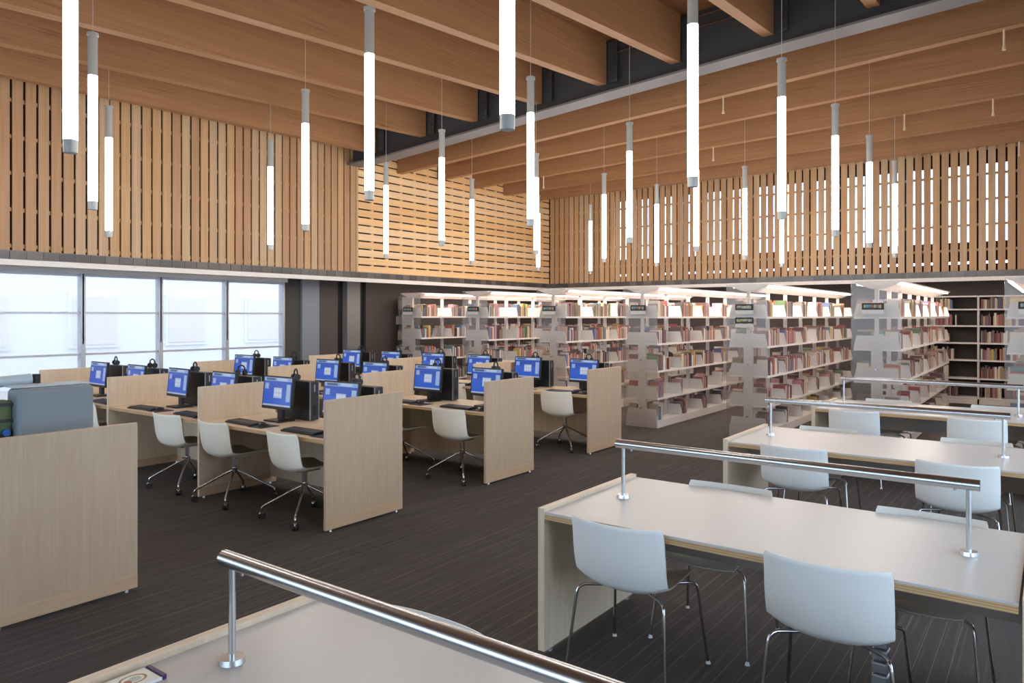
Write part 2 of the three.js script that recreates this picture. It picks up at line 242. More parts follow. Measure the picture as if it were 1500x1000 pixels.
// walls behind the camera: a glazed side and a plain side
{
  const w = thing('wall_back', 'pale wall with tall windows', null, [0, 0, 0], 0, null, 'structure');
  const L = Z1 - Z0; mesh('wall_panel', moved(box(0.2, 3.2, L + 0.4), X0 - 0.1, 2.9 + 1.6, (Z0 + Z1) / 2), M.plaster, w); mesh('wall_panel', moved(box(0.2, 0.4, L + 0.4), X0 - 0.1, 0.2, (Z0 + Z1) / 2), M.plaster, w);
  for (let z = Z0; z <= Z1 + 0.1; z += L / 7) mesh('pier', moved(box(0.2, 2.6, 0.3), X0 - 0.1, 1.6, z), M.plaster, w);
  for (let k = 0; k < 7; k++) mesh('pane', moved(box(0.012, 2.5, L / 7 - 0.3), X0 - 0.1, 1.65, Z0 + (k + 0.5) * L / 7), M.glass, w);
  const s = thing('wall_side', 'pale side wall with tall windows', null, [0, 0, 0], 0, null, 'structure');
  const W = X1 - X0, cw = (X0 + X1) / 2; mesh('wall_panel', moved(box(W + 0.6, 3.5, 0.2), cw, 2.9 + 1.75, Z1 + 0.1), M.plaster, s); mesh('wall_panel', moved(box(W + 0.6, 0.4, 0.2), cw, 0.2, Z1 + 0.1), M.plaster, s);
  for (let k = 0; k <= 9; k++) mesh('pier', moved(box(0.3, 2.6, 0.2), X0 + k * W / 9, 1.6, Z1 + 0.1), M.plaster, s);
  for (let k = 0; k < 9; k++) { const glazed = k > 1 && k < 6; mesh(glazed ? 'pane' : 'wall_panel', moved(box(W / 9 - (glazed ? 0.3 : 0), glazed ? 2.5 : 2.6, glazed ? 0.012 : 0.2), X0 + (k + 0.5) * W / 9, glazed ? 1.65 : 1.6, Z1 + 0.1), glazed ? M.glass : M.plaster, s); }
  const u = thing('wall_upper', 'upper wall closing the roof space', null, [0, 0, 0], 0, null, 'structure');
  mesh('wall_panel', moved(box(X1 - X0 + 0.6, 1.2, 0.12), (X0 + X1) / 2, 5.9, ZW - 0.2), M.darkBack, u); mesh('wall_panel', moved(box(0.12, 1.2, L + 0.4), XW + 0.25, 5.95, (Z0 + Z1) / 2), M.darkBack, u);
  const bld = thing('building', 'pale building with rows of windows seen hazily through the frosted glass', 'building', [6, -0.4, -27]);
  mesh('facade', moved(box(26, 9, 6), 0, 4.5, 0), M.facade, bld); for (let k = 0; k < 8; k++) for (let l = 0; l < 3; l++) { const wn = mesh('window', moved(box(1.5, 1.7, 0.1), -10.5 + k * 3, 2 + l * 2.7, 3.02), M.facade, bld); mesh('pane', moved(box(1.3, 1.5, 0.04), -10.5 + k * 3, 2 + l * 2.7, 3.08), M.plaster, wn); }
  const gnd = struct(mesh('ground_outside', moved(box(90, 0.2, 90), 5, -0.5, -5), M.concrete), 'pale paved ground outside the windows');
}

// ---------------------------------------------------------------- pendant tubes
{
  const hb = 2.7, ht = 4.28, r = 0.039;
  const cap = new THREE.CylinderGeometry(r * 1.02, r * 1.02, 0.38, 20), rim = new THREE.CylinderGeometry(r * 1.25, r * 1.25, 0.025, 20), end = new THREE.CylinderGeometry(r * 1.02, r * 0.98, 0.075, 20), seg = new THREE.CylinderGeometry(r, r, 0.373, 20);
  const spots = [[1.89, -4.62], [3.02, -6.93], [4.19, -9.19], [6.41, -9.12], [5.2, -6.75], [4.13, -4.53], [8.47, -8.89], [7.43, -6.71], [10.44, -8.68], [2.99, -2.25], [6.35, -4.47], [9.4, -6.51], [12.69, -8.74], [14.45, -8.5], [11.44, -6.45], [8.62, -4.48], [13.0, -6.17], [5.14, -2.15], [10.31, -4.26], [12.31, -4.22], [7.37, -2.16], [14.65, -4.29], [9.34, -2.11], [11.24, -2.09], [13.34, -2.1], [0.85, -6.9], [1.9, -9.2]];
  for (const [x, z] of spots) {
    const over = x > 10.2 ? 'the book stacks' : z > -3 ? 'the reading tables' : z > -5.5 ? 'the aisle ends of the carrels' : z > -8 ? 'the middle of the carrels' : 'the carrels beside the windows';
    const t = thing('pendant_light', `slim white glowing tube pendant hanging over ${over}`, 'pendant light', [x, hb, z], 0, 'tube pendants over ' + over);
    const deck = x < GX ? hL(x, z) + BD : hR(x, z) + 0.62, L = ht - hb;
    mesh('wire', rod([0, L, 0], [0, deck - hb, 0], 0.0035, 0.0035, 6), M.alu, t);
    const c = mesh('top_cap', cap, M.alu, t, [0, L - 0.19, 0]); mesh('rim', rim, M.alu, c, [0, 0.18, 0]);
    mesh('end_cap', end, M.alu, t, [0, 0.0375, 0]);
    for (let k = 0; k < 3; k++) {
      const y = 0.075 + 0.1875 + k * 0.375; mesh('lamp_tube', seg, M.tubeGlow, t, [0, y, 0]);
      const p = new THREE.PointLight(0xfff8f0, TUBE_POWER / 3, 0, 2); p.position.set(x, hb + y, z); p.castShadow = true; p.shadow.radius = 1.6; p.name = 'tube_glow'; scene.add(p);
    }
  }
}
// sprinklers under the beams
for (const [b, z] of [[0, -7.55], [0, -4.05], [0, -0.5], [2, -9.0], [2, -5.15], [2, -1.95], [2, -0.75], [4, -0.5]]) {
  const [x, h0, h1] = RB[b], y = h0 + (h1 - h0) * (z + 11) / 10.7, s = thing('sprinkler', 'small cream sprinkler drop under a ceiling beam above the stacks', 'sprinkler', [x, y, z], 0, 'sprinkler drops under the beams');
  mesh('drop_pipe', rod([0, 0, 0], [0, -0.22, 0], 0.012, 0.012, 8), M.sprinkler, s); mesh('sprinkler_head', new THREE.CylinderGeometry(0.016, 0.022, 0.045, 10), M.sprinkler, s, [0, -0.235, 0]);
}

// ---------------------------------------------------------------- reading tables
const TB = [[1.22, 'with a booklet lying on it'], [3.62, 'second in line from the booklet'], [6.24, 'third in line from the booklet'], [8.9, 'beside the book stacks']];
const tName = ['booklet table', 'second reading table from the booklet', 'third reading table from the booklet', 'reading table beside the stacks'];
const tz0 = -2.14, tz1 = -0.06;
TB.forEach(([cx, say], i) => {
  const t = thing('reading_table', `pale laminate reading table with maple end panels, ${say}`, 'table', [cx, 0, (tz0 + tz1) / 2], 0, 'reading tables in a line'), L = tz1 - tz0, D = 1.02;
  mesh('table_top', moved(rbox(D - 0.004, 0.012, L - 0.08, 0.002), 0, 0.736, 0), M.laminate, t);
  mesh('edge_band', moved(box(D, 0.027, L - 0.082, 'z'), 0, 0.7165, 0), M.ply, t);
  mesh('end_panel', moved(rbox(D + 0.01, 0.735, 0.04, 0.003, 'y', [R(0, 2), R(0, 2)]), 0, 0.3925, -L / 2 + 0.02), M.maple, t);
  mesh('end_panel', moved(rbox(D + 0.01, 0.735, 0.07, 0.003, 'y', [R(0, 2), R(0, 2)]), 0, 0.3925, L / 2 + 0.005), M.maple, t);
  for (const s of [-1, 1]) for (const e of [-1, 1]) mesh('foot', new THREE.CylinderGeometry(0.014, 0.018, 0.026, 10), M.brushed, t, [s * D * 0.42, 0.013, e * (L / 2 - 0.02)]);
  mesh('apron', moved(box(0.03, 0.2, L - 0.08, 'z'), 0, 0.6, 0), M.apron, t);
  const rail = thing('table_rail', `brushed steel rail on two posts, ${tName[i]}`, 'rail', [cx, 0.743, (tz0 + tz1) / 2], 0, 'steel rails on the reading tables');
  const a = -1.94 + 1.1, b = -0.27 + 1.1;
  mesh('rail_bar', rod([0, 0.295, a - 0.02], [0, 0.295, b + 0.02], 0.024, 0.024, 28), M.brushed, rail);
  for (const z of [a + 0.02, b - 0.02]) { mesh('post', rod([0, 0.012, z], [0, 0.28, z], 0.0105, 0.0105, 16), M.brushed, rail); mesh('base_flange', new THREE.CylinderGeometry(0.034, 0.037, 0.016, 28), M.brushed, rail, [0, 0.008, z]); mesh('screw', rod([0, 0.27, z + (z < 0 ? 0.05 : -0.05)], [0, 0.262, z + (z < 0 ? 0.05 : -0.05)], 0.006, 0.006, 8), M.brushed, rail); }
});
{ // cable spine under the second table
  const c = thing('cable_spine', 'grey segmented cable spine rising from the carpet under a reading table', 'cable spine', [3.586, 0, -0.62]);
  for (let k = 0; k < 9; k++) mesh('segment', rbox(0.07, 0.05, 0.07, 0.01), M.silver, c, [0, 0.03 + k * 0.055, 0]);
  mesh('cable', rod([0, 0.5, 0], [0, 0.7, 0], 0.012), M.black, c);
}
{ // booklet
  const bt = canvasTex(256, 360, (g, w, h) => { g.fillStyle = '#e9e6da'; g.fillRect(0, 0, w, h); g.fillStyle = '#4a2a5c'; g.fillRect(0, 0, w, 26); g.strokeStyle = '#a8763a'; g.lineWidth = 16; g.beginPath(); g.ellipse(120, 150, 70, 78, 0.3, 0, 7); g.stroke(); g.fillStyle = '#b9c4b4'; g.beginPath(); g.ellipse(125, 140, 46, 40, 0.2, 0, 7); g.fill(); g.fillStyle = '#b06a4e'; g.beginPath(); g.ellipse(140, 190, 36, 22, 0, 0, 7); g.fill(); });
  const b = thing('booklet', 'small pale booklet with a purple spine and printed cover on a table', 'booklet', [0.975, 0.743, -2.025], 0.0);
  mesh('pages', moved(box(0.15, 0.009, 0.088), 0, 0.0045, 0), M.paper, b);
  mesh('cover', moved(new THREE.PlaneGeometry(0.09, 0.152).rotateX(-Math.PI / 2).rotateY(-Math.PI / 2), 0, 0.0105, 0), S({ map: bt, roughness: 0.5 }), b); mesh('spine', moved(box(0.011, 0.013, 0.092), 0.076, 0.0062, 0), S({ color: 0x4a2a5c, roughness: 0.5 }), b);
}

// ---------------------------------------------------------------- chairs
const seatProfile = new THREE.CatmullRomCurve3([[0.235, 0.432], [0.2, 0.445], [0.1, 0.444], [0, 0.436], [-0.1, 0.43], [-0.17, 0.437], [-0.218, 0.466], [-0.243, 0.525], [-0.257, 0.6], [-0.268, 0.69], [-0.28, 0.768]].map((p) => new THREE.Vector3(p[0], p[1], 0)));
const shellGeo = (() => {
  const NU = 40, NV = 16, wTab = [[0, 0.2], [0.12, 0.217], [0.45, 0.238], [0.6, 0.248], [0.8, 0.25], [0.97, 0.248], [1, 0.24]];
  const pt = (u, v, off) => {
    const p = seatProfile.getPointAt(u), t = seatProfile.getTangentAt(u), w = lerpTab(wTab, u), s = v * 2 - 1, n = new THREE.Vector3(-t.y, t.x, 0); // n points to the sitter's side after flip below
    if (n.y < 0 || (n.y < 0.3 && n.x < 0)) n.negate();
    const wrap = 0.055 * Math.pow(Math.abs(s), 2.4) * (0.35 + 0.65 * Math.min(1, u / 0.55)) * (u > 0.93 ? 1 - (u - 0.93) * 2 : 1);
    return p.clone().addScaledVector(n, wrap + off).setZ(s * w * (1 - 0.02 * Math.abs(s)));
  };
  const sheet = (off, flip) => { const pos = [], ix = []; for (let i = 0; i <= NU; i++) for (let j = 0; j <= NV; j++) pos.push(...pt(i / NU, j / NV, off).toArray()); for (let i = 0; i < NU; i++) for (let j = 0; j < NV; j++) { const a = i * (NV + 1) + j, b = a + NV + 1; ix.push(...(flip ? [a, a + 1, b, a + 1, b + 1, b] : [a, b, a + 1, a + 1, b, b + 1])); } return [pos, ix]; };
  const make = ([pos, ix]) => { const g = new THREE.BufferGeometry(); g.setAttribute('position', new THREE.Float32BufferAttribute(pos, 3)); g.setIndex(ix); g.computeVertexNormals(); return g; };
  const [po, io] = sheet(-0.004, false), [pi, ii] = sheet(0.004, true), k = po.length / 3, W = NV + 1, pos = [...po, ...pi], ix = [...io, ...ii.map((i) => i + k)];
  const rimPts = []; for (let j = 0; j <= NV; j++) rimPts.push(j); for (let i = 1; i <= NU; i++) rimPts.push(i * W + NV); for (let j = NV - 1; j >= 0; j--) rimPts.push(NU * W + j); for (let i = NU - 1; i >= 0; i--) rimPts.push(i * W);
  for (let q = 0; q + 1 < rimPts.length; q++) { const a = rimPts[q], b = rimPts[q + 1]; ix.push(a, b, a + k, b, b + k, a + k); }
  const outer = make([pos, ix]);
  const inner = make(sheet(0.0052, true));
  return { outer, inner };
})();
const legA = (sx, sz) => tube([[sx * 0.05, 0.415, sz * 0.06], [sx * 0.12, 0.418, sz * 0.15], [sx * 0.165, 0.42, sz * 0.205], [sx * 0.19, 0.405, sz * 0.228], [sx * 0.2, 0.36, sz * 0.235], [sx * 0.225, 0.18, sz * 0.25], [sx * 0.25, 0.015, sz * 0.265]], 0.008, 30, 10, 0.35);
function readingChair(label, at, turn, group) {
  const c = thing('reading_chair', label, 'chair', at, turn, group);
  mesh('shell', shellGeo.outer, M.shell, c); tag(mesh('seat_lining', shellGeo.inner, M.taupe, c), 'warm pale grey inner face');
  for (const sx of [-1, 1]) for (const sz of [-1, 1]) { const l = mesh('leg', legA(sx, sz), M.chrome, c); mesh('glide', new THREE.CylinderGeometry(0.007, 0.013, 0.018, 12), M.glide, l, [sx * 0.251, 0.009, sz * 0.2655]); }
  mesh('seat_bracket', moved(box(0.2, 0.008, 0.14), 0, 0.42, 0), M.chrome, c); return c;
}
const G1 = 'white shell chairs at the reading tables', near = (t, k) => `white shell chair on chrome legs, ${k ? 'far-end' : 'aisle-end'} seat with its back to the booklet side, ${t}`;
let chair0 = null;
function seatAt(x, z, turn, label) { if (!chair0) { chair0 = readingChair(label, [x, 0, z], turn, G1); return chair0; } return copy(chair0, [x, 0, z], turn, label, G1); }
const sideLabel = (k, back, t) => `white shell chair, ${k ? 'outer' : 'aisle'} seat, ${back ? 'stacks' : 'booklet'} side of the ${t}`;
[[1, 3.29, -1.665, -0.74], [2, 5.86, -1.57, -0.53], [3, 8.4, -1.67, -0.6]].forEach(([i, x, a, b]) => { seatAt(x, a, 0, sideLabel(0, 0, tName[i])); seatAt(x + 0.02, b, 0.03, sideLabel(1, 0, tName[i])); });
[[0, 1.49, -1.6, null], [1, 3.89, -1.5, -0.5], [2, 6.52, -1.58, -0.5], [3, 9.2, -1.55, -0.5]].forEach(([i, x, a, b]) => { seatAt(x, a, Math.PI, sideLabel(0, 1, tName[i])); if (b !== null) seatAt(x, b, Math.PI - 0.03, sideLabel(1, 1, tName[i])); });

const rowSay = ['scanner row', 'first row past the scanner', 'second row past the scanner', 'third row past the scanner'], bayOf = ['end-panel bay', 'middle bay', 'window bay'];
const seatSay = (i) => `${i % 2 ? 'window-side' : 'aisle-side'} seat, ${bayOf[i >> 1]}, ${rowSay[0]}`;
let swivel0 = null;
function swivelAt(x, z, turn, label) {
  const G = 'white swivel chairs at the computer carrels';
  if (swivel0) return copy(swivel0, [x, 0, z], turn, label, G);
  const c = swivel0 = thing('swivel_chair', label, 'chair', [x, 0, z], turn, G);
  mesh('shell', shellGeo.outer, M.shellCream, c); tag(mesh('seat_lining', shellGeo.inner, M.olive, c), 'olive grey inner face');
  mesh('post', rod([0, 0.27, 0], [0, 0.425, 0], 0.022, 0.024, 16), M.chrome, c); mesh('seat_bracket', moved(box(0.2, 0.012, 0.16), 0, 0.421, 0), M.chrome, c); mesh('hub', new THREE.CylinderGeometry(0.032, 0.026, 0.05, 16), M.chrome, c, [0, 0.285, 0]);
  for (let k = 0; k < 4; k++) {
    const a = Math.PI / 4 + k * Math.PI / 2, dx = Math.cos(a), dz = Math.sin(a);
    const l = mesh('leg', tube([[dx * 0.02, 0.285, dz * 0.02], [dx * 0.12, 0.235, dz * 0.12], [dx * 0.34, 0.115, dz * 0.34], [dx * 0.362, 0.095, dz * 0.362], [dx * 0.365, 0.06, dz * 0.365]], 0.0105, 20, 10, 0.3), M.chrome, c);
    const wh = mesh('caster', (() => { const g = new THREE.CylinderGeometry(0.027, 0.027, 0.018, 16).rotateZ(Math.PI / 2); return mergeGeometries([g.clone().translate(-0.013, 0, 0), g.translate(0.013, 0, 0)]); })(), M.rubber, l, [dx * 0.365, 0.027, dz * 0.365], [0, a, 0]);
    wh.add(Object.assign(new THREE.Mesh(new THREE.SphereGeometry(0.022, 12, 10), M.chrome), { name: 'caster_hood' })); wh.children[0].position.set(0, 0.012, 0.004);
  }
  return c;
}

// ---------------------------------------------------------------- computer carrels
const rows = [[1.5, 2.32], [3.82, 4.68], [5.88, 6.74], [7.95, 8.81]], divZ = [-4.7, -6.56, -8.4, -10.2];
rows.forEach(([xa, xb], i) => {
  const c = thing('computer_carrel', i ? `maple computer desk row with upright dividers, ${rowSay[i]}` : 'maple desk row carrying the grey scanner', 'desk', [xa, 0, 0], 0, 'rows of computer carrels'), D = xb - xa;
  for (let k = 0; k < (i ? 4 : 2); k++) mesh(k ? 'divider' : 'end_panel', moved(rbox(D, 1.05, 0.03, 0.003, 'y', [R(0, 2), R(0, 2)]), D / 2, 0.542, divZ[k] - 0.015), k ? M.maple : M.shadedEndPanel, c);
  for (let k = 0; k < (i ? 4 : 2); k++) mesh('base_rail', moved(rbox(D - 0.002, 0.085, 0.035, 0.002, 'x', [R(0, 2), R(0, 2)]), D / 2, 0.061, divZ[k] - 0.015), M.rail, c);
  for (let k = 0; k < (i ? 4 : 2); k++) for (const s of [0.06, D - 0.06]) mesh('foot', new THREE.CylinderGeometry(0.013, 0.016, 0.02, 8), M.brushed, c, [s, 0.009, divZ[k] - 0.015]);
  for (let k = 0; k < (i ? 3 : 1); k++) {
    const z0 = divZ[k] - 0.032, z1 = divZ[k + 1] + 0.002, L = z0 - z1, zc = (z0 + z1) / 2;
    const top = mesh('desktop', moved(rbox(D - 0.03, 0.03, L, 0.002, 'z', [R(0, 2), R(0, 2)]), D / 2, 0.725, zc), M.maple, c); mesh('edge_strip', moved(box(0.006, 0.03, L, 'z'), 0.012, 0.725, zc), M.ply, top);
    mesh('back_panel', moved(box(0.02, 0.56, L, 'y', [R(0, 2), R(0, 2)]), D - 0.06, 0.36, zc), M.maple, c);
    mesh('cable_tray', moved(box(0.14, 0.06, L - 0.1), D - 0.18, 0.66, zc), M.black, c);
    mesh('power_box', moved(box(0.06, 0.05, 0.16), D - 0.12, 0.12, zc + 0.3), M.glide, c);
  }
});
// equipment: one station of each kind, copied
const screenTex = canvasTex(256, 160, (g, w, h) => {
  g.fillStyle = '#1f4fc4'; g.fillRect(0, 0, w, h); g.fillStyle = '#2a63dc'; g.fillRect(0, 70, w, 90); g.fillStyle = '#8fb0e6'; g.fillRect(0, 0, w, 20); g.fillStyle = '#4a5a78'; g.fillRect(20, 4, 84, 12); g.fillStyle = '#c4d4f0'; g.fillRect(124, 3, 92, 13);
  g.fillStyle = '#b8cdf2'; g.fillRect(96, 56, 76, 58); g.fillStyle = '#dfe8fa'; for (let a = 0; a < 3; a++) for (let b = 0; b < 2; b++) g.fillRect(102 + a * 23, 64 + b * 24, 17, 17);
  g.fillStyle = '#a9c2ee'; g.fillRect(212, 34, 36, 96); g.fillStyle = '#9db8ea'; g.fillRect(12, 34, 34, 32); g.fillStyle = '#b7c6e2'; g.fillRect(0, 150, w, 10);
});
const screenMat = S({ color: 0x0a0c14, emissive: 0xffffff, emissiveMap: screenTex, emissiveIntensity: 0.62, roughness: 0.25 });
const eq = {};
{
  const m = eq.monitor = thing('monitor', 'x', 'monitor'); // faces -x, base at the desk
  const head = mesh('housing', moved(rbox(0.03, 0.315, 0.455, 0.006), 0.0, 0, 0), M.plastic, m, [0.03, 0.27, 0], [0, 0, -0.1]);
  mesh('screen', new THREE.PlaneGeometry(0.425, 0.272).rotateY(-Math.PI / 2), screenMat, head, [-0.0158, 0.008, 0]);
  mesh('neck', moved(rbox(0.04, 0.2, 0.07, 0.006), 0.06, 0.12, 0), M.plastic, m); mesh('foot_plate', moved(rbox(0.19, 0.014, 0.24, 0.005), 0.04, 0.007, 0), M.plastic, m);
  const t = eq.tower = thing('computer_tower', 'x', 'computer'); // front faces +z
  mesh('case', moved(rbox(0.1, 0.37, 0.4, 0.004), 0, 0.19, 0), M.plastic, t);
  const f = mesh('front_panel', moved(rbox(0.096, 0.362, 0.012, 0.003), 0, 0.19, 0.205), M.plastic2, t); for (const s of [-1, 1]) mesh('trim_strip', moved(box(0.006, 0.366, 0.014), s * 0.05, 0.19, 0.206), M.silver, t);
  mesh('drive_slot', moved(box(0.012, 0.07, 0.004), 0.0, 0.31, 0.212), M.silver, f); mesh('port_panel', moved(box(0.03, 0.09, 0.004), 0.005, 0.1, 0.212), M.black, f);
  const k = eq.keyboard = thing('keyboard', 'x', 'keyboard'); mesh('tray', moved(rbox(0.16, 0.014, 0.44, 0.004), 0, 0.011, 0), M.plastic, k, null, [0, 0, 0.05]); mesh('key_field', moved(box(0.125, 0.008, 0.42), 0, 0.02, 0), M.plastic2, k, null, [0, 0, 0.05]);
  const o = eq.mouse = thing('computer_mouse', 'x', 'mouse'); mesh('body', new THREE.SphereGeometry(1, 16, 10, 0, 7, 0, 1.6).scale(0.052, 0.03, 0.031), M.plastic, o); mesh('wheel', rod([-0.028, 0.025, -0.004], [-0.028, 0.025, 0.004], 0.009), M.silver, o);
  const p = eq.pad = thing('mouse_pad', 'x', 'mouse pad'); mesh('sheet', moved(rbox(0.2, 0.004, 0.2, 0.001), 0, 0.002, 0), M.plastic2, p);
  const h = eq.headphones = thing('headphones', 'x', 'headphones'); // hangs on the monitor's top edge
  mesh('headband', tube([[0, -0.01, -0.04], [0, 0.03, -0.037], [0, 0.05, 0], [0, 0.03, 0.037], [0, -0.01, 0.04]], 0.008, 24, 8), M.plastic, h); for (const s of [-1, 1]) mesh('ear_cup', rod([0, -0.025, s * 0.03], [0, -0.025, s * 0.055], 0.03, 0.03, 18), M.plastic, h);
}
const stZ = [-5.06, -5.95, -6.87, -7.77, -8.72, -9.64], first = new Set();
function put(kind, at, turn, label, group) { const src = eq[kind]; if (!first.has(kind)) { first.add(kind); src.position.set(...at); src.rotation.y = turn; src.userData.label = label; src.userData.group = group; return src; } return copy(src, at, turn, label, group); }
const DY = 0.741;
for (let r = 1; r < 4; r++) stZ.forEach((z, i) => {
  const x = rows[r][0], say = `${i % 2 ? 'window-side' : 'aisle-side'} seat, ${bayOf[i >> 1]}, ${rowSay[r]}`, j = (s) => R(-s, s), tw = j(0.06);
  put('monitor', [x + 0.43, DY, z + j(0.02)], tw, `lit blue-screen monitor, ${say}`, 'monitors on the carrels');
  put('tower', [x + 0.68, DY, z + 0.03], j(0.03), `black computer tower, ${say}`, 'computer towers on the carrels');
  put('keyboard', [x + 0.17 + j(0.02), DY, z - 0.14 + j(0.02)], j(0.08), `black keyboard, ${say}`, 'keyboards on the carrels');
  put('pad', [x + 0.17, DY, z + 0.165], j(0.06), `dark mouse pad, ${say}`, 'mouse pads on the carrels'); put('mouse', [x + 0.18 + j(0.03), DY + 0.005, z + 0.165 + j(0.03)], j(0.3), `black mouse, ${say}`, 'mice on the carrels');
  put('headphones', [x + 0.68, DY + 0.432, z - 0.04], j(0.4), `black headphones resting over computer tower, ${say}`, 'headphones on the carrels');
});
// swivel chairs
[[1, 0, 4.0, -5.2, -0.08], [1, 1, 4.0, -6.25, 0.0], [1, 2, 4.02, -7.12, 0.05], [1, 4, 4.0, -8.85, 0], [2, 0, 6.0, -5.12, -0.05], [2, 1, 6.02, -6.05, -0.15], [3, 0, 8.18, -5.2, 0], [2, 3, 6.05, -7.75, 0.1], [3, 2, 8.2, -7, 0], [1, 5, 4.05, -9.7, 0.1]].forEach(([r, i, x, z, a]) => swivelAt(x, z, a, `white swivel chair, ${i % 2 ? 'window-side' : 'aisle-side'} seat, ${bayOf[i >> 1]}, ${rowSay[r]}`));
// scanner on the first row
{
  const s = thing('film_scanner', 'large grey desktop scanner with rounded corners and green inner works', 'scanner', [1.96, DY, -5.22]);
  mesh('body', moved(rbox(0.45, 0.55, 0.18, 0.03, 'x', [0, 0], 4), 0.055, 0.278, 0.02), M.scannerGrey, s); mesh('lid', moved(rbox(0.44, 0.012, 0.2, 0.005), 0.06, 0.56, -0.05), M.scannerLight, s);
  mesh('roller', rod([-0.2, 0.585, -0.16], [0.0, 0.595, -0.16], 0.035, 0.035, 20), M.scannerLight, s); mesh('roller_arm', moved(box(0.03, 0.08, 0.05), 0.03, 0.585, -0.15), M.black, s);
  mesh('inner_works', moved(box(0.09, 0.46, 0.12), -0.22, 0.25, -0.04), M.green, s); for (let k = 0; k < 5; k++) mesh('bracket', moved(box(0.11, 0.018, 0.15), -0.22, 0.06 + k * 0.1, -0.03), M.plastic, s);
  mesh('side_frame', moved(rbox(0.025, 0.52, 0.16, 0.01), -0.28, 0.27, -0.03), M.plastic2, s); mesh('knob', rod([-0.21, 0.29, 0.03], [-0.21, 0.29, 0.06], 0.022, 0.022, 16), M.blue, s);
  mesh('hose', tube([[-0.26, 0.5, 0.0], [-0.3, 0.42, 0.03], [-0.34, 0.3, 0.04], [-0.36, 0.18, 0.04]], 0.022, 16, 10), M.scannerGrey, s);
}

// ---------------------------------------------------------------- book stacks
const RX = 10.46, SEC = 0.905, NS = 6, LV = [0.1, 0.45, 0.875, 1.3, 1.72], HW = 0.275;
const wing = prism([[-0.29, 2.2], [0.29, 2.2], [0.29, 2.185], [0.07, 2.1], [-0.07, 2.1], [-0.29, 2.185]], NS * SEC).rotateY(Math.PI / 2); // along +x
const bracketG = (s) => { const g = prism([[0.025 * s, 0], [HW * s, 0], [HW * s, 0.03], [(HW - 0.035) * s, 0.175], [0.025 * s, 0.175]], 0.006); return g.rotateY(Math.PI / 2); };
const brR = bracketG(-1), brL = bracketG(1);
const shelfG = box(SEC - 0.01, 0.022, HW - 0.03), lipG = box(SEC - 0.01, 0.03, 0.006);
function rangeUnit(label, z, signs) {
  const g = thing('book_range', label, 'bookshelf', [RX, 0, z], 0, 'double-faced book ranges');
  mesh('base', moved(box(NS * SEC, 0.09, 2 * HW), NS * SEC / 2, 0.045, 0), M.shelf, g);
  mesh('base_end', prism([[-HW, 0], [HW, 0], [HW - 0.04, 0.22], [-HW + 0.04, 0.22]], 0.02).rotateY(Math.PI / 2), M.shelfGrey, g, [-0.02, 0, 0]);
  mesh('canopy', wing, M.shelf, g);
  for (let k = 0; k <= NS; k++) mesh('upright', moved(box(0.05, k ? 2.1 : 1.4, k ? 0.05 : 0.13), k * SEC + (k ? 0 : 0.026), (k ? 2.1 : 1.4) / 2, 0), M.shelfGrey, g);
  mesh('upright', moved(box(0.04, 0.75, 0.05), 0.026, 1.75, 0), M.shelfGrey, g);
  for (let k = 0; k < NS; k++) for (let l = 0; l < 5; l++) for (const s of [-1, 1]) {
    const sh = mesh('shelf', shelfG, M.shelf, g, [(k + 0.5) * SEC, LV[l], s * (HW / 2 + 0.012)]); mesh('shelf_lip', lipG, M.shelf, sh, [0, 0, s * (HW - 0.03) / 2]);
    for (const e of [0.006, SEC - 0.012]) mesh('bracket', s > 0 ? brR : brL, M.shelfGrey, g, [k * SEC + e, LV[l] + 0.012, 0]);
  }
  const pane = mesh('end_pane', moved(box(0.012, 2.2, 0.585), -0.06, 1.1, 0), M.acrylic, g);
  for (const h of [0.3, 1.05, 1.9]) mesh('standoff', rod([-0.055, h, 0], [0, h, 0], 0.012), M.brushed, pane);
  for (const s of [-1, 1]) { // lamp strips under the canopy edges
    mesh('lamp_strip', moved(box(NS * SEC - 0.3, 0.018, 0.05), NS * SEC / 2, 2.163, s * 0.245), M.stripGlow, g);
    const l = new THREE.RectAreaLight(0xfff1e4, STACK_POWER, NS * SEC - 0.3, 0.05); l.position.set(RX + NS * SEC / 2, 2.15, z + s * 0.245); l.lookAt(RX + NS * SEC / 2, 0, z + s * 0.245); l.name = 'stack_glow'; scene.add(l);
  }
  signs.forEach((h, k) => { const pl = mesh('sign_plate', moved(box(0.008, 0.085, 0.26), -0.072, h, -0.03), M.black, g); mesh('sign_print', new THREE.PlaneGeometry(0.225, 0.06).rotateY(-Math.PI / 2), signMats[(k + signs.length) % 3], pl, [-0.0775, h, -0.03]); mesh('paper_strip', moved(box(0.003, 0.05, 0.26), -0.07, h - 0.075, -0.03), paperMat, g); });
  return g;
}
const signMats = [0, 1, 2].map((q) => { const r = rng(77 + q); return S({ roughness: 0.5, map: canvasTex(180, 48, (g, w, h) => { g.fillStyle = '#3a3a34'; g.fillRect(0, 0, w, h); const pal = ['#a8a77c', '#8d9a86', '#b9b6a4', '#9aa0a6', q === 1 ? '#b8503c' : '#a3a86c', q === 1 ? '#4e8f98' : '#8c8a9c']; for (let x = 4; x < w - 12;) { const ww = 10 + r() * 18; g.fillStyle = pal[Math.floor(r() * 6)]; g.fillRect(x, 6 + r() * 6, ww, 22 + r() * 12); x += ww + 3; } }) }); });
const paperMat = S({ color: 0xc9c5bd, roughness: 0.8 });
const rangeSay = ['range beside the dark wall', 'second range from the dark wall', 'third range from the dark wall', 'fourth range from the dark wall', 'fifth range from the dark wall', 'sixth range from the dark wall', 'seventh range from the dark wall'];
const rz = [0, 1, 2, 3, 4, 5, 6].map((k) => -10.26 + 1.68 * k);
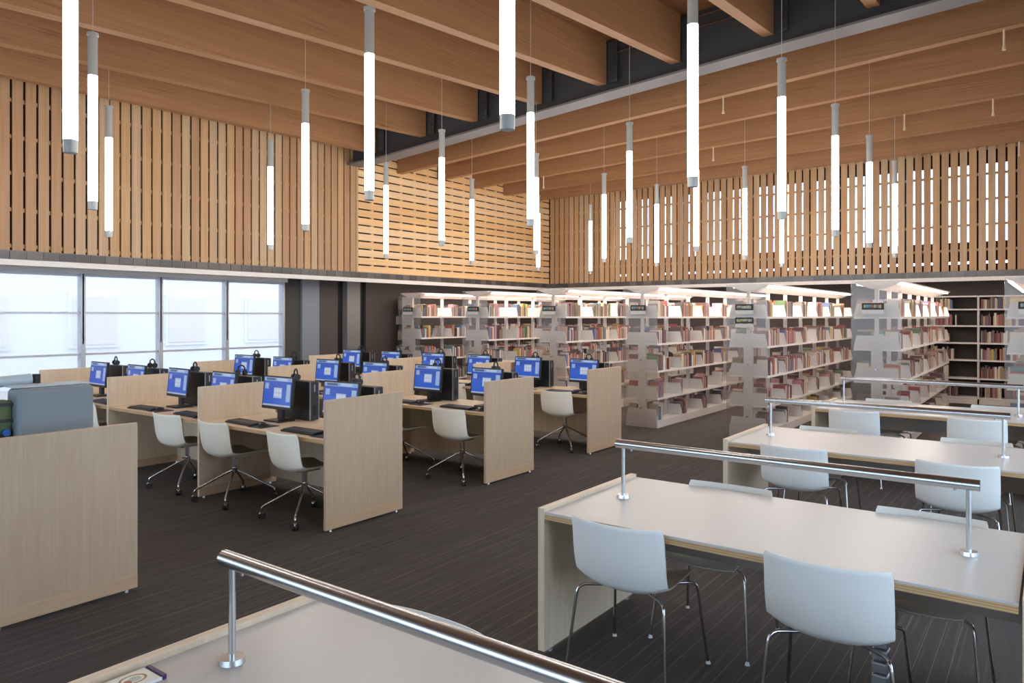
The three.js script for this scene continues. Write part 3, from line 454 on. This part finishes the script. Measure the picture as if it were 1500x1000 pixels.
rz.forEach((z, k) => rangeUnit(`white steel double-faced book range with clear end pane, ${rangeSay[k]}`, z, k === 4 ? [1.87, 1.68] : [1.87]));
// wall cases: a dark-backed case on the far wall and a case on the dark side wall
function wallCase(label, at, turn, units, levels) {
  const g = thing('wall_bookcase', label, 'bookcase', at, turn), w = units * SEC; // front faces -x before turning; runs along z
  mesh('back_board', moved(box(0.02, 2.14, w), 0.33, 1.07, w / 2), S({ color: 0x3b3330, roughness: 0.8 }), g); mesh('plinth', moved(box(0.3, 0.1, w), 0.17, 0.05, w / 2), M.shelf, g);
  for (let k = 0; k <= units; k++) mesh('upright', moved(box(0.3, 2.14, 0.035), 0.17, 1.07, k * SEC), M.shelfGrey, g);
  for (let k = 0; k < units; k++) for (const h of levels) mesh('shelf', moved(box(0.3, 0.03, SEC - 0.035), 0.17, h, (k + 0.5) * SEC), M.shelf, g);
  return g;
}
const WL = [0.12, 0.5, 0.86, 1.2, 1.54, 1.87, 2.13];
wallCase('dark-backed white bookcase on the far wall', [17.0, 0, -2.11], 0, 3, WL);
wallCase('narrow white bookcase against the dark side wall', [14.05, 0, -11.4], -Math.PI / 2, 3, WL);

// books
const palette = [['dark red', '#7c2f33'], ['red', '#a83c3c'], ['maroon', '#5f2a30'], ['cream', '#e2d6c2'], ['white', '#e9e6e2'], ['tan', '#b99a78'], ['brown', '#6f4f3e'], ['black', '#26242a'], ['navy', '#2f3a5c'], ['blue', '#4a6a9c'], ['teal', '#4a8a8c'], ['olive', '#77754a'], ['yellow', '#d8b94a'], ['orange', '#c8743c'], ['grey', '#8f8a88'], ['pink', '#c98f92'], ['green', '#5a8a4a'], ['plum', '#6a4460']];
const weight = [10, 8, 7, 9, 8, 7, 6, 7, 5, 4, 2, 3, 3, 3, 6, 5, 2, 3], wsum = weight.reduce((a, b) => a + b);
const pick = () => { let t = rand() * wsum; for (let i = 0; i < weight.length; i++) { t -= weight[i]; if (t < 0) return i; } return 0; };
const FX = Math.cos(YAW), FZ = -Math.sin(YAW), RXv = Math.sin(YAW), RZv = Math.cos(YAW);
const books = []; // {p, s:[thick, height, depth] along axis, col, turn, range, level, size}
const ord = ['bottom', 'second', 'third', 'fourth', 'top'];
function fillShelf(x, y, z, len, axis, s, depthMax, full, say) {
  let t = 0.02; const end = len * full;
  while (t < end) {
    const th = R(0.014, 0.042), h = R(0.17, 0.255), d = R(0.13, 0.19), lean = 0;
    if (t + th > len - 0.03) break;
    if (rand() < 0.05) t += R(0.02, 0.08);
    const c = t + th / 2, pos = axis === 'x' ? [x + c, y + h / 2, z + s * (depthMax - d / 2)] : [x + s * (depthMax - d / 2), y + h / 2, z + c];
    const fd = pos[0] * FX + pos[2] * FZ, px = 750 + 1070 * (pos[0] * RXv + pos[2] * RZv) / fd, face = (axis === 'x') === (s > 0) ? 1 : 0;
    const seen = (axis === 'x' ? s > 0 : true) && px > 560 && px < 1495;
    books.push({ pos, th, h, d, col: pick(), axis, say, size: seen ? th * h * (axis === 'x' ? 0.55 : 0.9) / (fd * fd) : 0 });
    t += th + 0.0015;
  }
}
rz.forEach((z, r) => { for (let k = 0; k < NS; k++) for (let l = 0; l < 5; l++) for (const s of [-1, 1]) { const full = l === 0 ? R(0, 0.35) : l === 1 ? R(0.05, 0.5) : R(0.25, 0.8); fillShelf(RX + k * SEC + 0.02, LV[l] + 0.012, z, SEC - 0.04, 'x', s, HW - 0.03, full, `${ord[l]} shelf, ${rangeSay[r]}`); } });
for (let k = 0; k < 3; k++) WL.slice(0, 6).forEach((h, l) => { fillShelf(17.0, h + 0.016, -2.11 + k * SEC + 0.02, SEC - 0.05, 'z', 1, 0.24, k === 1 ? 0.95 : R(0.35, 0.75), `far wall bookcase`); });
for (let k = 0; k < 3; k++) WL.slice(0, 6).forEach((h) => fillShelf(14.05 - (k + 1) * SEC + 0.02, h + 0.016, -11.4 - 0.17 + 0.0, SEC - 0.05, 'x', 1, 0.13, R(0.5, 0.9), 'side wall bookcase'));
books.sort((a, b) => b.size - a.size);
palette.forEach((p) => { const c = new THREE.Color(p[1]), g = new THREE.Color('#b0a49c'); c.lerp(g, 0.22); p[1] = '#' + c.getHexString(); });
const bookMats = palette.map(([, c]) => S({ color: c, roughness: 0.6 })), pageMat = S({ color: 0xe6dfd0, roughness: 0.9 });
const unitCover = (() => { // two boards and a spine (unit box, thickness along x, spine at +z)
  const a = new THREE.BoxGeometry(0.12, 1, 1).translate(-0.44, 0, 0), b = new THREE.BoxGeometry(0.12, 1, 1).translate(0.44, 0, 0), c = new THREE.BoxGeometry(0.76, 1, 0.03).translate(0, 0, 0.485); return mergeGeometries([a, b, c]);
})(), unitPages = new THREE.BoxGeometry(0.76, 0.94, 0.95).translate(0, 0, -0.01), unitBook = new THREE.BoxGeometry(1, 1, 1);
const NB = 300;
books.slice(0, NB).forEach((b) => {
  const g = thing('book', `${palette[b.col][0]} book standing on the ${b.say}`, 'book', b.pos, b.axis === 'x' ? 0 : -Math.PI / 2, 'books on the shelves'); g.scale.set(b.th, b.h, b.d);
  mesh('cover', unitCover, bookMats[b.col], g); mesh('pages', unitPages, pageMat, g);
});
{
  const rest = books.slice(NB), im = new THREE.InstancedMesh(unitBook, S({ color: 0xffffff, roughness: 0.6 }), rest.length), m4 = new THREE.Matrix4(), c = new THREE.Color();
  rest.forEach((b, i) => { m4.makeScale(...(b.axis === 'x' ? [b.th, b.h, b.d] : [b.d, b.h, b.th])); m4.setPosition(...b.pos); im.setMatrixAt(i, m4); im.setColorAt(i, c.set(palette[b.col][1])); });
  im.name = 'shelved_books'; im.castShadow = im.receiveShadow = true; tag(im, 'many small books filling the deeper shelves of the stacks', 'books', null, 'stuff'); scene.add(im);
}
console.log('books', books.length);

renderer.render(scene, camera);
